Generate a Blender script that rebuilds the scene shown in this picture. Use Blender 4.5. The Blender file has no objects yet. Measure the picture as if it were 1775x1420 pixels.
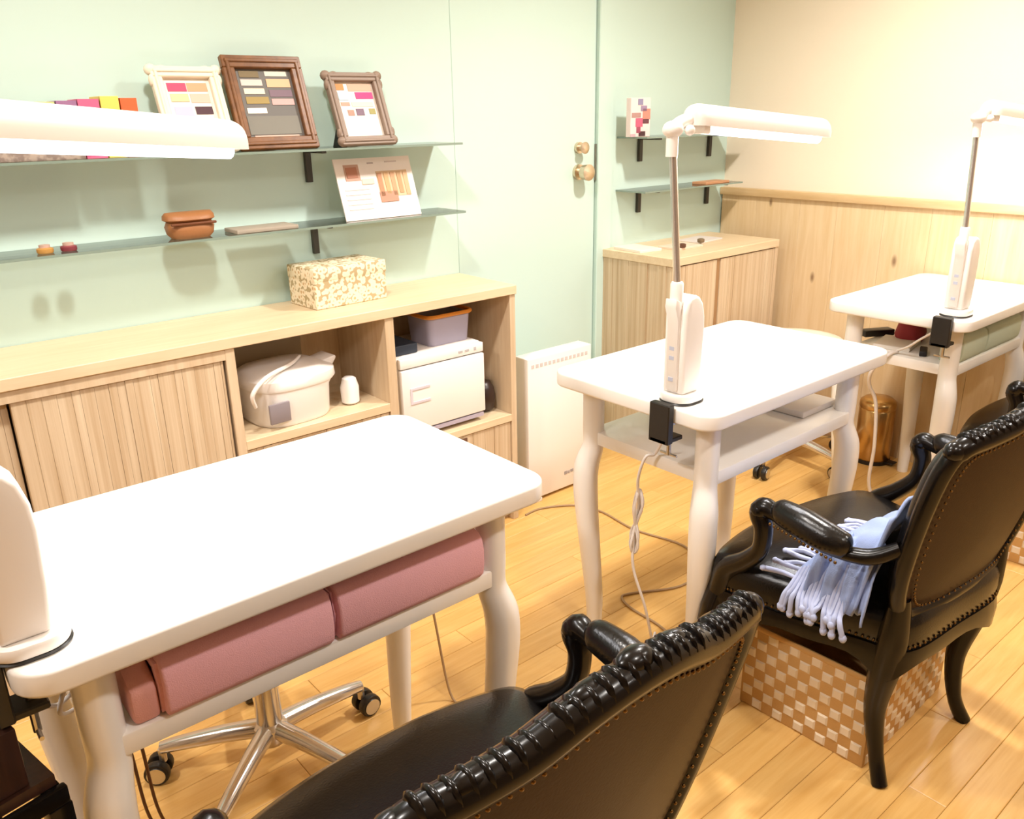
import bpy, bmesh, math, random
from mathutils import Vector, Matrix
random.seed(7)
SC = bpy.context.scene
COL = SC.collection
# ------------------------------------------------------------------ camera
YAW, PITCH, ROLL, FPX = 0.6992, 0.3416, -0.0187, 1447.05
CAM = Vector((0, -2.26, 1.314))
cd_ = bpy.data.cameras.new('camera'); cam = bpy.data.objects.new('camera', cd_); COL.objects.link(cam)
_f = Vector((math.sin(YAW)*math.cos(PITCH), math.cos(YAW)*math.cos(PITCH), -math.sin(PITCH)))
_r = Vector((math.cos(YAW), -math.sin(YAW), 0)); _u = _r.cross(_f)
_r2 = math.cos(ROLL)*_r + math.sin(ROLL)*_u; _u2 = -math.sin(ROLL)*_r + math.cos(ROLL)*_u
_m = Matrix((( _r2.x, _u2.x, -_f.x), (_r2.y, _u2.y, -_f.y), (_r2.z, _u2.z, -_f.z))).to_4x4()
_m.translation = CAM
cam.matrix_world = _m
cd_.sensor_fit = 'HORIZONTAL'; cd_.sensor_width = 36.0; cd_.lens = FPX/1775*36.0; cd_.clip_start = 0.02
SC.camera = cam
# ------------------------------------------------------------------ world, exposure
w = bpy.data.worlds.new('world'); SC.world = w; w.use_nodes = True
w.node_tree.nodes['Background'].inputs[0].default_value = (1.0, 0.93, 0.84, 1)
w.node_tree.nodes['Background'].inputs[1].default_value = 0.3
SC.view_settings.view_transform = 'Standard'; SC.view_settings.look = 'None'
SC.view_settings.gamma = 1.0; SC.view_settings.exposure = 0.0; SC.view_settings.use_curve_mapping = False
# ceiling downlights (x, y, watts); the fixtures are built with the room
DOWN = [(2.05, -1.20, 36), (0.55, -1.05, 22), (2.35, -2.50, 14), (0.85, -2.60, 17), (-0.95, -1.1, 27), (1.6, -3.8, 8)]
CEIL = 2.45
# ------------------------------------------------------------------ helpers
def lin(h):
    if isinstance(h, str):
        h = [int(h[i:i+2], 16)/255 for i in (0, 2, 4)]
    return tuple((c/12.92 if c <= .04045 else ((c+.055)/1.055)**2.4) for c in h) + (1,)
MATS = {}
def mat(name, col, rough=.5, metal=0, spec=.5, coat=0, bump=0, bscale=200, emit=None, es=0, alpha=None):
    if name in MATS: return MATS[name]
    m = bpy.data.materials.new(name); m.use_nodes = True
    b = m.node_tree.nodes['Principled BSDF']
    b.inputs['Base Color'].default_value = lin(col); b.inputs['Roughness'].default_value = rough
    b.inputs['Metallic'].default_value = metal; b.inputs['Specular IOR Level'].default_value = spec
    b.inputs['Coat Weight'].default_value = coat; b.inputs['Coat Roughness'].default_value = .08
    if emit: b.inputs['Emission Color'].default_value = lin(emit); b.inputs['Emission Strength'].default_value = es
    if alpha is not None: b.inputs['Alpha'].default_value = alpha
    nt = m.node_tree
    if bump:
        tc = nt.nodes.new('ShaderNodeTexCoord'); n = nt.nodes.new('ShaderNodeTexNoise'); n.inputs['Scale'].default_value = bscale
        n.inputs['Detail'].default_value = 4
        bp = nt.nodes.new('ShaderNodeBump'); bp.inputs['Strength'].default_value = bump; bp.inputs['Distance'].default_value = .002
        nt.links.new(tc.outputs['Object'], n.inputs['Vector']); nt.links.new(n.outputs['Fac'], bp.inputs['Height'])
        nt.links.new(bp.outputs['Normal'], b.inputs['Normal'])
    MATS[name] = m
    return m
def wood(name, c1, c2, scale=(1, 14, 14), rough=.45, freq=6, vary=0, knots=(), lines=0, spec=.4):
    """grain: noise stretched along one axis between two tones; vary = tone change per object."""
    m = bpy.data.materials.new(name); m.use_nodes = True; nt = m.node_tree; L = nt.links
    b = nt.nodes['Principled BSDF']; b.inputs['Roughness'].default_value = rough; b.inputs['Specular IOR Level'].default_value = spec
    tc = nt.nodes.new('ShaderNodeTexCoord'); mp = nt.nodes.new('ShaderNodeMapping'); mp.inputs['Scale'].default_value = scale
    oi = nt.nodes.new('ShaderNodeObjectInfo')
    cb = nt.nodes.new('ShaderNodeVectorMath'); cb.operation = 'SCALE'; cb.inputs[0].default_value = (37, 53, 71)
    L.new(oi.outputs['Random'], cb.inputs['Scale'])
    L.new(tc.outputs['Object'], mp.inputs['Vector'])
    if vary:
        L.new(cb.outputs[0], mp.inputs['Location'])
    n = nt.nodes.new('ShaderNodeTexNoise'); n.inputs['Scale'].default_value = freq; n.inputs['Detail'].default_value = 6; n.inputs['Roughness'].default_value = .6
    n.inputs['Distortion'].default_value = .3
    L.new(mp.outputs[0], n.inputs['Vector'])
    cr = nt.nodes.new('ShaderNodeValToRGB'); cr.color_ramp.elements[0].position = .3; cr.color_ramp.elements[1].position = .7
    cr.color_ramp.elements[0].color = lin(c1); cr.color_ramp.elements[1].color = lin(c2)
    L.new(n.outputs['Fac'], cr.inputs[0]); out = cr.outputs[0]
    if vary:
        hv = nt.nodes.new('ShaderNodeHueSaturation'); mr = nt.nodes.new('ShaderNodeMapRange')
        mr.inputs['To Min'].default_value = 1-vary; mr.inputs['To Max'].default_value = 1+vary
        L.new(oi.outputs['Random'], mr.inputs['Value']); L.new(mr.outputs[0], hv.inputs['Value']); L.new(out, hv.inputs['Color']); out = hv.outputs[0]
    for k in knots:   # dark knots at given object-space points
        vm = nt.nodes.new('ShaderNodeVectorMath'); vm.operation = 'SUBTRACT'; vm.inputs[1].default_value = k[:3]
        L.new(tc.outputs['Object'], vm.inputs[0])
        sc = nt.nodes.new('ShaderNodeVectorMath'); sc.operation = 'MULTIPLY'; sc.inputs[1].default_value = (0, 1/k[3], .45/k[3])
        L.new(vm.outputs[0], sc.inputs[0])
        ln = nt.nodes.new('ShaderNodeVectorMath'); ln.operation = 'LENGTH'; L.new(sc.outputs[0], ln.inputs[0])
        r2 = nt.nodes.new('ShaderNodeMapRange'); r2.inputs['From Min'].default_value = .3; r2.inputs['From Max'].default_value = 1.2
        r2.inputs['To Min'].default_value = .75; r2.inputs['To Max'].default_value = 0
        L.new(ln.outputs['Value'], r2.inputs['Value'])
        mx = nt.nodes.new('ShaderNodeMix'); mx.data_type = 'RGBA'; mx.inputs['B'].default_value = lin('6e4a30')
        L.new(r2.outputs[0], mx.inputs['Factor']); L.new(out, mx.inputs['A']); out = mx.outputs['Result']
    L.new(out, b.inputs['Base Color'])
    bp = nt.nodes.new('ShaderNodeBump'); bp.inputs['Strength'].default_value = .08; bp.inputs['Distance'].default_value = .002
    L.new(n.outputs['Fac'], bp.inputs['Height']); L.new(bp.outputs['Normal'], b.inputs['Normal'])
    MATS[name] = m
    return m

class MB:
    def __init__(s): s.v = []; s.f = []; s.mi = []; s.cur = 0
    def add(s, vs, fs):
        o = len(s.v); s.v += [tuple(v) for v in vs]
        for f in fs: s.f.append(tuple(i+o for i in f)); s.mi.append(s.cur)
        return s
    def m(s, i): s.cur = i; return s
    def box(s, x0, x1, y0, y1, z0, z1):
        return s.add([(x0,y0,z0),(x1,y0,z0),(x1,y1,z0),(x0,y1,z0),(x0,y0,z1),(x1,y0,z1),(x1,y1,z1),(x0,y1,z1)],
            [(3,2,1,0),(4,5,6,7),(0,1,5,4),(1,2,6,5),(2,3,7,6),(3,0,4,7)])
    def prism(s, pts, lo, hi, ax='z'):
        n = len(pts)
        P = {'z': lambda a,b,c:(a,b,c), 'y': lambda a,b,c:(a,c,b), 'x': lambda a,b,c:(c,a,b)}[ax]
        return s.add([P(a,b,lo) for a,b in pts]+[P(a,b,hi) for a,b in pts],
            [tuple(range(n-1,-1,-1)), tuple(range(n,2*n))]+[(i,(i+1)%n,n+(i+1)%n,n+i) for i in range(n)])
    def tube(s, path, rad, n=8, closed=False, sq=1.0, up=None, rot=0):
        P = [Vector(p) for p in path]; N = len(P)
        R = rad if isinstance(rad, (list, tuple)) else [rad]*N
        T = []
        for i in range(N):
            a = P[(i-1)%N] if (closed or i > 0) else P[i]; b = P[(i+1)%N] if (closed or i < N-1) else P[i]
            T.append((b-a).normalized())
        nrm = Vector(up) if up else (Vector((0,0,1)) if abs(T[0].z) < .9 else Vector((1,0,0)))
        vs = []
        for i in range(N):
            nrm = (nrm - T[i]*nrm.dot(T[i])).normalized(); bn = T[i].cross(nrm)
            r = R[i]; ra, rb = (r if isinstance(r, tuple) else (r, r*sq))
            for k in range(n):
                a = 2*math.pi*(k+.5)/n + rot
                vs.append(P[i] + nrm*ra*math.cos(a) + bn*rb*math.sin(a))
        fs = []
        for i in range(N if closed else N-1):
            j = (i+1)%N
            for k in range(n): fs.append((i*n+k, i*n+(k+1)%n, j*n+(k+1)%n, j*n+k))
        if not closed: fs += [tuple(range(n-1,-1,-1)), tuple((N-1)*n+k for k in range(n))]
        return s.add(vs, fs)
    def lathe(s, prof, n=24, c=(0,0,0)):
        vs = []; 
        for r, z in prof:
            for k in range(n):
                a = 2*math.pi*k/n; vs.append((c[0]+r*math.cos(a), c[1]+r*math.sin(a), c[2]+z))
        N = len(prof); fs = [(i*n+k, i*n+(k+1)%n, (i+1)*n+(k+1)%n, (i+1)*n+k) for i in range(N-1) for k in range(n)]
        fs += [tuple(range(n-1,-1,-1)), tuple((N-1)*n+k for k in range(n))]
        return s.add(vs, fs)
    def ell(s, c, r, n=12, m=8):
        vs = [(c[0], c[1], c[2]-r[2])]
        for i in range(1, m):
            t = -math.pi/2 + math.pi*i/m
            for k in range(n):
                a = 2*math.pi*k/n; vs.append((c[0]+r[0]*math.cos(t)*math.cos(a), c[1]+r[1]*math.cos(t)*math.sin(a), c[2]+r[2]*math.sin(t)))
        vs.append((c[0], c[1], c[2]+r[2])); top = len(vs)-1
        fs = [(0, 1+(k+1)%n, 1+k) for k in range(n)]
        for i in range(m-2):
            for k in range(n): fs.append((1+i*n+k, 1+i*n+(k+1)%n, 1+(i+1)*n+(k+1)%n, 1+(i+1)*n+k))
        fs += [(top, 1+(m-2)*n+k, 1+(m-2)*n+(k+1)%n) for k in range(n)]
        return s.add(vs, fs)
    def grid(s, f, nu, nv):
        vs = [f(i/nu, j/nv) for j in range(nv+1) for i in range(nu+1)]
        return s.add(vs, [(j*(nu+1)+i, j*(nu+1)+i+1, (j+1)*(nu+1)+i+1, (j+1)*(nu+1)+i) for j in range(nv) for i in range(nu)])
    def mesh(s, name, mats, bevel=0, seg=2, smooth=35, recalc=True, thick=0):
        me = bpy.data.meshes.new(name); me.from_pydata(s.v, [], s.f)
        for m in (mats if isinstance(mats, (list, tuple)) else [mats]): me.materials.append(m)
        for p, i in zip(me.polygons, s.mi): p.material_index = i
        bm = bmesh.new(); bm.from_mesh(me)
        if recalc: bmesh.ops.recalc_face_normals(bm, faces=bm.faces[:])
        if thick:
            bmesh.ops.solidify(bm, geom=bm.faces[:], thickness=thick)
        if bevel:
            es = [e for e in bm.edges if len(e.link_faces) == 2 and e.calc_face_angle(0) > .5]
            bmesh.ops.bevel(bm, geom=es, offset=bevel, segments=seg, profile=.5, affect='EDGES', clamp_overlap=True)
        bm.to_mesh(me); bm.free()
        if smooth:
            for p in me.polygons: p.use_smooth = True
            me.set_sharp_from_angle(angle=math.radians(smooth))
        return me
    def build(s, name, mats, parent=None, **k):
        return link(name, s.mesh(name, mats, **k), parent)
def link(name, me, parent=None, loc=None):
    o = bpy.data.objects.new(name, me); COL.objects.link(o)
    if parent: o.parent = parent
    if loc: o.location = loc
    return o
def tag(o, label=None, cat=None, group=None, kind=None):
    for k, v in (('label', label), ('category', cat), ('group', group), ('kind', kind)):
        if v: o[k] = v
    return o
def thing(name, label, cat, loc=(0,0,0), rz=0, group=None):
    o = bpy.data.objects.new(name, None); COL.objects.link(o); o.location = loc; o.rotation_euler = (0, 0, rz)
    o.empty_display_size = .05
    return tag(o, label, cat, group)
def copy_tree(o, parent=None):
    c = o.copy(); COL.objects.link(c)
    if parent: c.parent = parent
    for ch in list(o.children): copy_tree(ch, c)
    return c
def rrect(x0, x1, y0, y1, r, n=6):
    pts = []
    for cx, cy, a0 in ((x1-r,y1-r,0),(x0+r,y1-r,90),(x0+r,y0+r,180),(x1-r,y0+r,270)):
        for i in range(n+1):
            a = math.radians(a0+90*i/n); pts.append((cx+r*math.cos(a), cy+r*math.sin(a)))
    return pts
def spline(P, n=6, closed=False):
    P = [Vector(p) for p in P]; N = len(P); out = []
    for i in range(N if closed else N-1):
        g = lambda k: P[k % N] if closed else P[max(0, min(N-1, k))]
        a, b, c, d = g(i-1), g(i), g(i+1), g(i+2)
        for j in range(n):
            t = j/n
            out.append(.5*((2*b)+(c-a)*t+(2*a-5*b+4*c-d)*t*t+(3*b-a-3*c+d)*t**3))
    if not closed: out.append(P[-1])
    return out
def interp(vals, m):
    N = len(vals)-1; out = []
    for i in range(m):
        t = i/(m-1)*N; k = min(N-1, int(t)); out.append(vals[k]+(vals[k+1]-vals[k])*(t-k))
    return out
def stube(mb, P, R, n=8, seg=6, **k):
    S = spline(P, seg); return mb.tube(S, interp(R, len(S)), n=n, **k)
def patches(name, parent, items, plane):
    """flat print: thin coloured patches; plane(u, v, d) -> point"""
    mats = []; mb = MB()
    for (u0, u1, v0, v1, c) in items:
        k = 'print_'+c
        m = mat(k, c, .6)
        if m not in mats: mats.append(m)
        mb.m(mats.index(m))
        mb.add([plane(u0,v0,.0012), plane(u1,v0,.0012), plane(u1,v1,.0012), plane(u0,v1,.0012), plane(u0,v0,0), plane(u1,v0,0), plane(u1,v1,0), plane(u0,v1,0)],
               [(0,1,2,3),(7,6,5,4),(0,4,5,1),(1,5,6,2),(2,6,7,3),(3,7,4,0)])
    return mb.build(name, mats, parent, smooth=0)
# ------------------------------------------------------------------ materials
GREEN = mat('green_paint', 'c8e0d7', .55, bump=.03, bscale=90)
CREAM = mat('cream_wallpaper', 'f0e4cf', .8, bump=.15, bscale=250)
CEILM = mat('ceiling_white', 'f3ece0', .9)
WHITE = mat('white_lacquer', 'f4f0ea', .28, coat=.3)
PLAST = mat('white_plastic', 'f2ece6', .35)
GREYP = mat('grey_plastic', 'b9b4b4', .45)
BLACKP = mat('black_plastic', '1b1816', .4)
CHROME = mat('chrome', 'dddad8', .18, .85)
BRASS = mat('satin_brass', 'd9c9b0', .35, 1)
GOLD = mat('gold_metal', 'd2ae74', .28, 1)
STEEL = mat('brushed_steel', 'c9c5c0', .3, 1)
LACQ = mat('black_lacquer_wood', '0e0a08', .25, spec=.28, coat=.08)
LEATH = mat('black_leather', '0d0b0a', .24, spec=.42, bump=.2, bscale=260)
LEATHB = mat('dark_brown_leather', '2a150a', .45, spec=.16, bump=.12, bscale=260)
NAIL = mat('antique_nail', '6e5430', .35, 1)
CARC = wood('pale_oak_laminate', 'c8ae8c', 'd9c3a4', (14, 14, 1.0), .45, 4)
CARCH = wood('pale_oak_laminate_top', 'd8bf9a', 'e3ceac', (1.0, 14, 14), .4, 4)
CARCD = wood('ribbed_oak_door', 'b99d7a', 'dcc8aa', (26, 4, .4), .45, 2.2)
CARCS = wood('ribbed_oak_side', 'b99d7a', 'dcc8aa', (4, 26, .4), .45, 2.2)
OAKF = wood('maple_floor', 'd6a55c', 'e4ba74', (1.6, 22, 22), .3, 3, vary=.07, spec=.5)
PINE = wood('pine_wainscot', 'd6b98c', 'e2caa4', (9, 9, .7), .5, 5, vary=.04, knots=((0,-.469,.661,.010),(0,-.796,.764,.011),(0,-.248,.945,.008)))
DARKW = wood('dark_walnut', '2a1812', '3d241a', (14, 14, 1), .35, 5)
# ------------------------------------------------------------------ room
XR, JL, JR = 3.13, 1.679, 2.328
def struct(o): o['kind'] = 'structure'; return o
fl = struct(MB().box(-1.9, XR+.1, -4.6, .1, -.12, -.0125).build('floor', OAKF, smooth=0))
PW = .0757
row = 0; y = 0.0
pl_cache = {}
def plank_mesh(L):
    k = round(L, 3)
    if k not in pl_cache:
        h, e = PW/2-.0004, .0012
        mb = MB(); a, b = 0, k-.0008
        vs = [(a,-h,-.012),(b,-h,-.012),(b,h,-.012),(a,h,-.012),(a,-h,-e),(b,-h,-e),(b,h,-e),(a,h,-e),(a+e,-h+e,0),(b-e,-h+e,0),(b-e,h-e,0),(a+e,h-e,0)]
        fs = [(0,1,5,4),(1,2,6,5),(2,3,7,6),(3,0,4,7),(4,5,9,8),(5,6,10,9),(6,7,11,10),(7,4,8,11),(8,9,10,11)]
        pl_cache[k] = mb.add(vs, fs).mesh('plank', OAKF, smooth=0)
    return pl_cache[k]
while y > -2.55:
    yc = y-PW/2; x = -.55 - [0, .32, .61, .17, .48, .77][row % 6]*.91*1.0
    while x < XR-.001:
        L = min(.91, XR-x)
        if x+L > -.5:
            link('plank', plank_mesh(L), fl, (x, yc, 0))
        x += .91
    y -= PW; row += 1
# remaining floor beyond the counted planks, out of the photograph
far = MB().box(-1.9, XR, -4.6, -2.5502-.02, -.0125, 0).build('floor_boards', OAKF, fl, smooth=0); far['kind'] = 'stuff'
wb = struct(MB().box(-1.9, JL, 0, .1, 0, CEIL).box(JR+.08, XR+.1, 0, .1, 0, CEIL).box(JL, JR+.08, 0, .1, 2.12, CEIL).box(JL, JR+.08, .05, .1, 0, 2.12).build('wall_back', GREEN, smooth=0))
wr = struct(MB().box(XR, XR+.1, -4.6, 0, 0, CEIL).build('wall_right', CREAM, smooth=0))
FARW = mat('unseen_wall_brown', 'a58f74', .8)  # unseen walls, given a darker brown to lower the bounced light
wl = struct(MB().box(-2.0, -1.9, -4.6, .1, 0, CEIL).build('wall_left', FARW, smooth=0))
wf = struct(MB().box(-2.0, XR+.1, -4.7, -4.6, 0, CEIL).build('wall_front', FARW, smooth=0))
ce = struct(MB().box(-2.0, XR+.1, -4.7, .1, CEIL, CEIL+.1).build('ceiling', CEILM, smooth=0))
# wainscot boards and cap rail on the right wall
yy = -.005; i = 0
while yy > -3.6:
    wd = [.175, .205, .16, .19][i % 4]
    MB().box(XR-.014, XR, yy-wd+.0003, yy-.0003, .0, .972).build('board', PINE, wr, bevel=.0006, seg=1, smooth=0)
    yy -= wd; i += 1
tr = struct(MB().box(XR-.03, XR, -3.7, -.001, .965, .996).build('trim_1', wood('pine_rail', 'd0ae7c', 'dfc298', (9, .8, 9), .45, 5), bevel=.004))
tr['label'] = 'pale pine cap rail along the top of the wainscot'
# door in the green wall
dr = struct(thing('door_1', 'flush mint green door with brass knob and lock', None)); del_cat = dr.pop('category', None)
MB().box(JL+.004, JR, .004, .045, .01, 2.115).build('door_leaf', GREEN, dr, bevel=.002, seg=1, smooth=0)
MB().box(JR+.003, JR+.08, -.012, .05, 0, 2.13).build('door_jamb', GREEN, dr, bevel=.003, seg=1, smooth=0)
MB().box(JR-.004, JR+.003, -.002, .003, 1.07, 1.2).build('strike_plate', mat('dull_steel', '8f8a80', .4, 1), dr, smooth=0)
def knob(z, rr, ll):
    mb = MB(); P = [(2.24, .004, z), (2.24, -.008, z), (2.24, -.0081, z), (2.24, -.02, z), (2.24, -.028, z), (2.24, -ll, z), (2.24, -ll-.004, z)]
    mb.tube(P, [rr*.95, rr*.95, rr*.5, rr*.5, rr*.9, rr, rr*.5], n=20)
    return mb
knob(1.19, .021, .034).build('lock', BRASS, dr)
knob(1.105, .029, .055).build('door_knob', BRASS, dr)
# downlight fixtures with their lamps
LENS = mat('lit_lens', 'ffffff', .5, emit='ffe9c8', es=6)
for k, (x, y, e) in enumerate(DOWN):
    t = thing('ceiling_downlight', 'round recessed ceiling downlight, ' + ['above the gap between the middle and farthest desks', 'above the nearest desk', 'behind the farthest armchair', 'above the camera', 'far left beyond the long cabinet', 'at the back of the room'][k], 'downlight', (x, y, CEIL), 0, 'recessed ceiling downlights')
    MB().lathe([(.055, -.001), (.075, -.001), (.078, -.008), (.06, -.012), (.055, -.004)], 28).build('trim_ring', WHITE, t)
    MB().lathe([(.0549, -.002), (.0549, -.004), (.0, -.005)], 28).build('lens', LENS, t)
    ld = bpy.data.lights.new('downlight_lamp', 'SPOT'); ld.energy = e*3.8; ld.color = (1, .945, .885); ld.spot_size = math.radians(150); ld.spot_blend = .7
    ld.shadow_soft_size = .07
    lo = bpy.data.objects.new('downlight_lamp', ld); COL.objects.link(lo); lo.parent = t; lo.location = (0, 0, -.09)
# ------------------------------------------------------------------ long storage cabinet
CF, CZ, CXR = -.292, .808, 1.676
cb = thing('storage_cabinet', 'long low pale oak cabinet with sliding doors and two open bays', 'cabinet', (0, 0, 0))
MB().box(-1.6, CXR+.002, CF-.006, -.002, CZ-.028, CZ).build('top_panel', CARCH, cb, bevel=.0015, seg=1, smooth=0)
MB().box(CXR-.022, CXR, CF, -.004, 0, CZ-.028).build('side_panel', CARC, cb, bevel=.001, seg=1, smooth=0)
MB().box(-1.6, -1.578, CF, -.004, 0, CZ-.028).build('side_panel', CARC, cb, smooth=0)
for a, b in ((.738, .762), (1.197, 1.226), (-.7, -.678)):
    MB().box(a, b, CF, -.012, .04, CZ-.028).build('divider', CARC, cb, bevel=.001, seg=1, smooth=0)
MB().box(-1.578, CXR-.022, -.012, -.004, .04, CZ-.028).build('back_panel', CARC, cb, smooth=0)
MB().box(-1.578, CXR-.022, CF+.03, -.012, 0, .04).build('plinth', CARC, cb, smooth=0)
MB().box(.762, 1.197, CF, -.012, .505, .53).build('shelf', CARCH, cb, bevel=.001, seg=1, smooth=0)
MB().box(1.226, CXR-.022, CF, -.012, .36, .384).build('shelf', CARCH, cb, bevel=.001, seg=1, smooth=0)
MB().box(-1.578, .738, CF+.001, CF+.05, .752, .7795).build('door_track', CARC, cb, smooth=0)
def ribbed(x0, x1, yf, z0, z1, name, parent, n):
    mb = MB(); mb.box(x0, x1, yf+.004, yf+.018, z0, z1)
    random.seed(int(x0*100)+9)
    xs = x0; 
    while xs < x1-.004:
        wd = min(random.choice((.018, .024, .03, .038)), x1-xs)
        d = random.choice((0, .0009, .0018))
        mb.box(xs+.0003, xs+wd-.0003, yf+d, yf+.006, z0, z1); xs += wd
    return mb.build(name, CARCD, parent, smooth=0)
ribbed(.266, .732, CF+.006, .045, .775, 'sliding_door', cb, 16)
ribbed(-.22, .262, CF+.026, .045, .775, 'sliding_door', cb, 16)
ribbed(-.676, -.21, CF+.006, .045, .775, 'sliding_door', cb, 16)
ribbed(.764, 1.195, CF+.004, .045, .502, 'door', cb, 14)
fr_ = ribbed(1.228, 1.652, CF+.004, .045, .357, 'door', cb, 14)
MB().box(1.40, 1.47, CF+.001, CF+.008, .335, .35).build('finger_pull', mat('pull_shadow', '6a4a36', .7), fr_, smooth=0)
# ------------------------------------------------------------------ corner cabinet
cc = thing('corner_cabinet', 'pale oak cabinet with two ribbed doors in the corner by the wainscot', 'cabinet')
cx0, cx1, cyf, cz = 2.366, 3.035, -.352, .812
MB().box(cx0-.003, cx1, cyf-.004, -.002, cz-.03, cz).build('top_panel', CARCH, cc, bevel=.0015, seg=1, smooth=0)
ribm = MB(); xs = -.345
random.seed(3)
ribm.box(cx0+.003, cx0+.02, cyf, -.004, 0, cz-.03)
while xs < -.02:
    wd = random.choice((.02, .026, .034)); d = random.choice((0, .001, .002))
    ribm.box(cx0+d, cx0+.004, xs, min(xs+wd, -.006), 0, cz-.03); xs += wd+.0004
ribm.build('side_panel', CARCS, cc, smooth=0)
MB().box(cx1-.02, cx1, cyf, -.004, 0, cz-.03).build('side_panel', CARC, cc, smooth=0)
MB().box(cx0+.02, cx1-.02, -.012, -.004, 0, cz-.03).build('back_panel', CARC, cc, smooth=0)
MB().box(cx0+.02, cx1-.02, cyf+.03, -.012, 0, .05).build('plinth', CARC, cc, smooth=0)
MB().box(2.634, 2.652, cyf+.003, -.012, .05, cz-.03).build('divider', mat('brown_edge', 'a07a52', .6), cc, smooth=0)
ribbed(cx0+.022, 2.632, cyf, .052, cz-.034, 'door', cc, 8)
ribbed(2.654, cx1-.022, cyf, .052, cz-.034, 'door', cc, 10)
# ------------------------------------------------------------------ glass shelves
def glass():
    m = bpy.data.materials.new('clear_glass'); m.use_nodes = True; nt = m.node_tree; nt.nodes.clear(); L = nt.links
    o = nt.nodes.new('ShaderNodeOutputMaterial'); mx = nt.nodes.new('ShaderNodeMixShader'); t = nt.nodes.new('ShaderNodeBsdfTransparent'); g = nt.nodes.new('ShaderNodeBsdfGlossy')
    f = nt.nodes.new('ShaderNodeFresnel'); f.inputs[0].default_value = 1.5
    t.inputs[0].default_value = (.97, .99, .98, 1); g.inputs['Roughness'].default_value = .03
    L.new(f.outputs[0], mx.inputs[0]); L.new(t.outputs[0], mx.inputs[1]); L.new(g.outputs[0], mx.inputs[2]); L.new(mx.outputs[0], o.inputs[0])
    return m
GLASS = glass(); GEDGE = mat('glass_edge', '84968a', .15, spec=.7)
BRK = mat('dark_bracket', '3a372f', .5)
def glass_shelf(label, x0, x1, zt, br):
    t = thing('glass_shelf', label, 'shelf', (0, 0, 0), 0, 'glass wall shelves')
    mb = MB(); mb.box(x0, x1, -.15, -.001, zt-.006, zt); mb.mi = [0, 0, 1, 1, 1, 1]
    mb.build('glass_pane', [GLASS, GEDGE], t, smooth=0, recalc=True)
    for bx in br:
        MB().box(bx-.009, bx+.009, -.014, -.0005, zt-.095, zt-.0065).box(bx-.007, bx+.007, -.11, -.014, zt-.014, zt-.0065).build('bracket', BRK, t, bevel=.001, seg=1, smooth=0)
    return t
S1, S2 = 1.232, 1.030
glass_shelf('upper clear glass shelf above the long cabinet holding picture frames', -.9, 1.60, S1, (1.155, -.1))
glass_shelf('lower clear glass shelf above the long cabinet holding a pouch and card', -.9, 1.603, S2, (1.155, -.1))
glass_shelf('upper small glass shelf in the corner right of the door', 2.44, 3.05, 1.222, (2.566, 3.0))
glass_shelf('lower small glass shelf in the corner right of the door', 2.44, 3.05, 1.028, (2.566, 3.0))
# ------------------------------------------------------------------ desks
def cab_leg(mb, x, y, sx, sy, H=.705):
    P = [(x, y, H), (x, y, .60), (x, y, .545), (x+.012*sx, y+.010*sy, .49), (x+.013*sx, y+.011*sy, .42), (x+.004*sx, y+.004*sy, .28), (x-.006*sx, y-.005*sy, .13), (x-.008*sx, y-.006*sy, .05), (x-.006*sx, y-.004*sy, 0)]
    R = [.026, .026, .026, .031, .031, .027, .023, .020, .019]
    return stube(mb, P, R, n=16, seg=5, up=(1, 0, 0))
def desk(label, x0, x1, y0, y1):
    t = thing('nail_desk', label, 'desk', ((x0+x1)/2, (y0+y1)/2, 0), 0, 'white manicure desks')
    a, b = (x1-x0)/2, (y1-y0)/2
    MB().prism(rrect(-a, a, -b, b, .045, 8), .705, .74).build('table_top', WHITE, t, bevel=.006, seg=3)
    for sx in (-1, 1):
        for sy in (-1, 1):
            cab_leg(MB(), sx*(a-.085), sy*(b-.066), sx, sy).build('leg', WHITE, t, smooth=40)
    MB().box(-a+.075, a-.075, -b+.045, b-.055, .553, .585).build('shelf', WHITE, t, bevel=.003, seg=2)
    return t
D = [(.068, .866, -1.333, -.873), (1.286, 2.028, -1.338, -.870), (2.432, 3.105, -1.349, -.913)]
desk('white manicure desk with pink towels on its shelf, nearest the camera', *D[0][:2], D[0][2], D[0][3])
desk('white manicure desk in the middle with an almost empty shelf', *D[1][:2], D[1][2], D[1][3])
desk('white manicure desk by the wainscot with pale green towels on its shelf', *D[2][:2], D[2][2], D[2][3])
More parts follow.
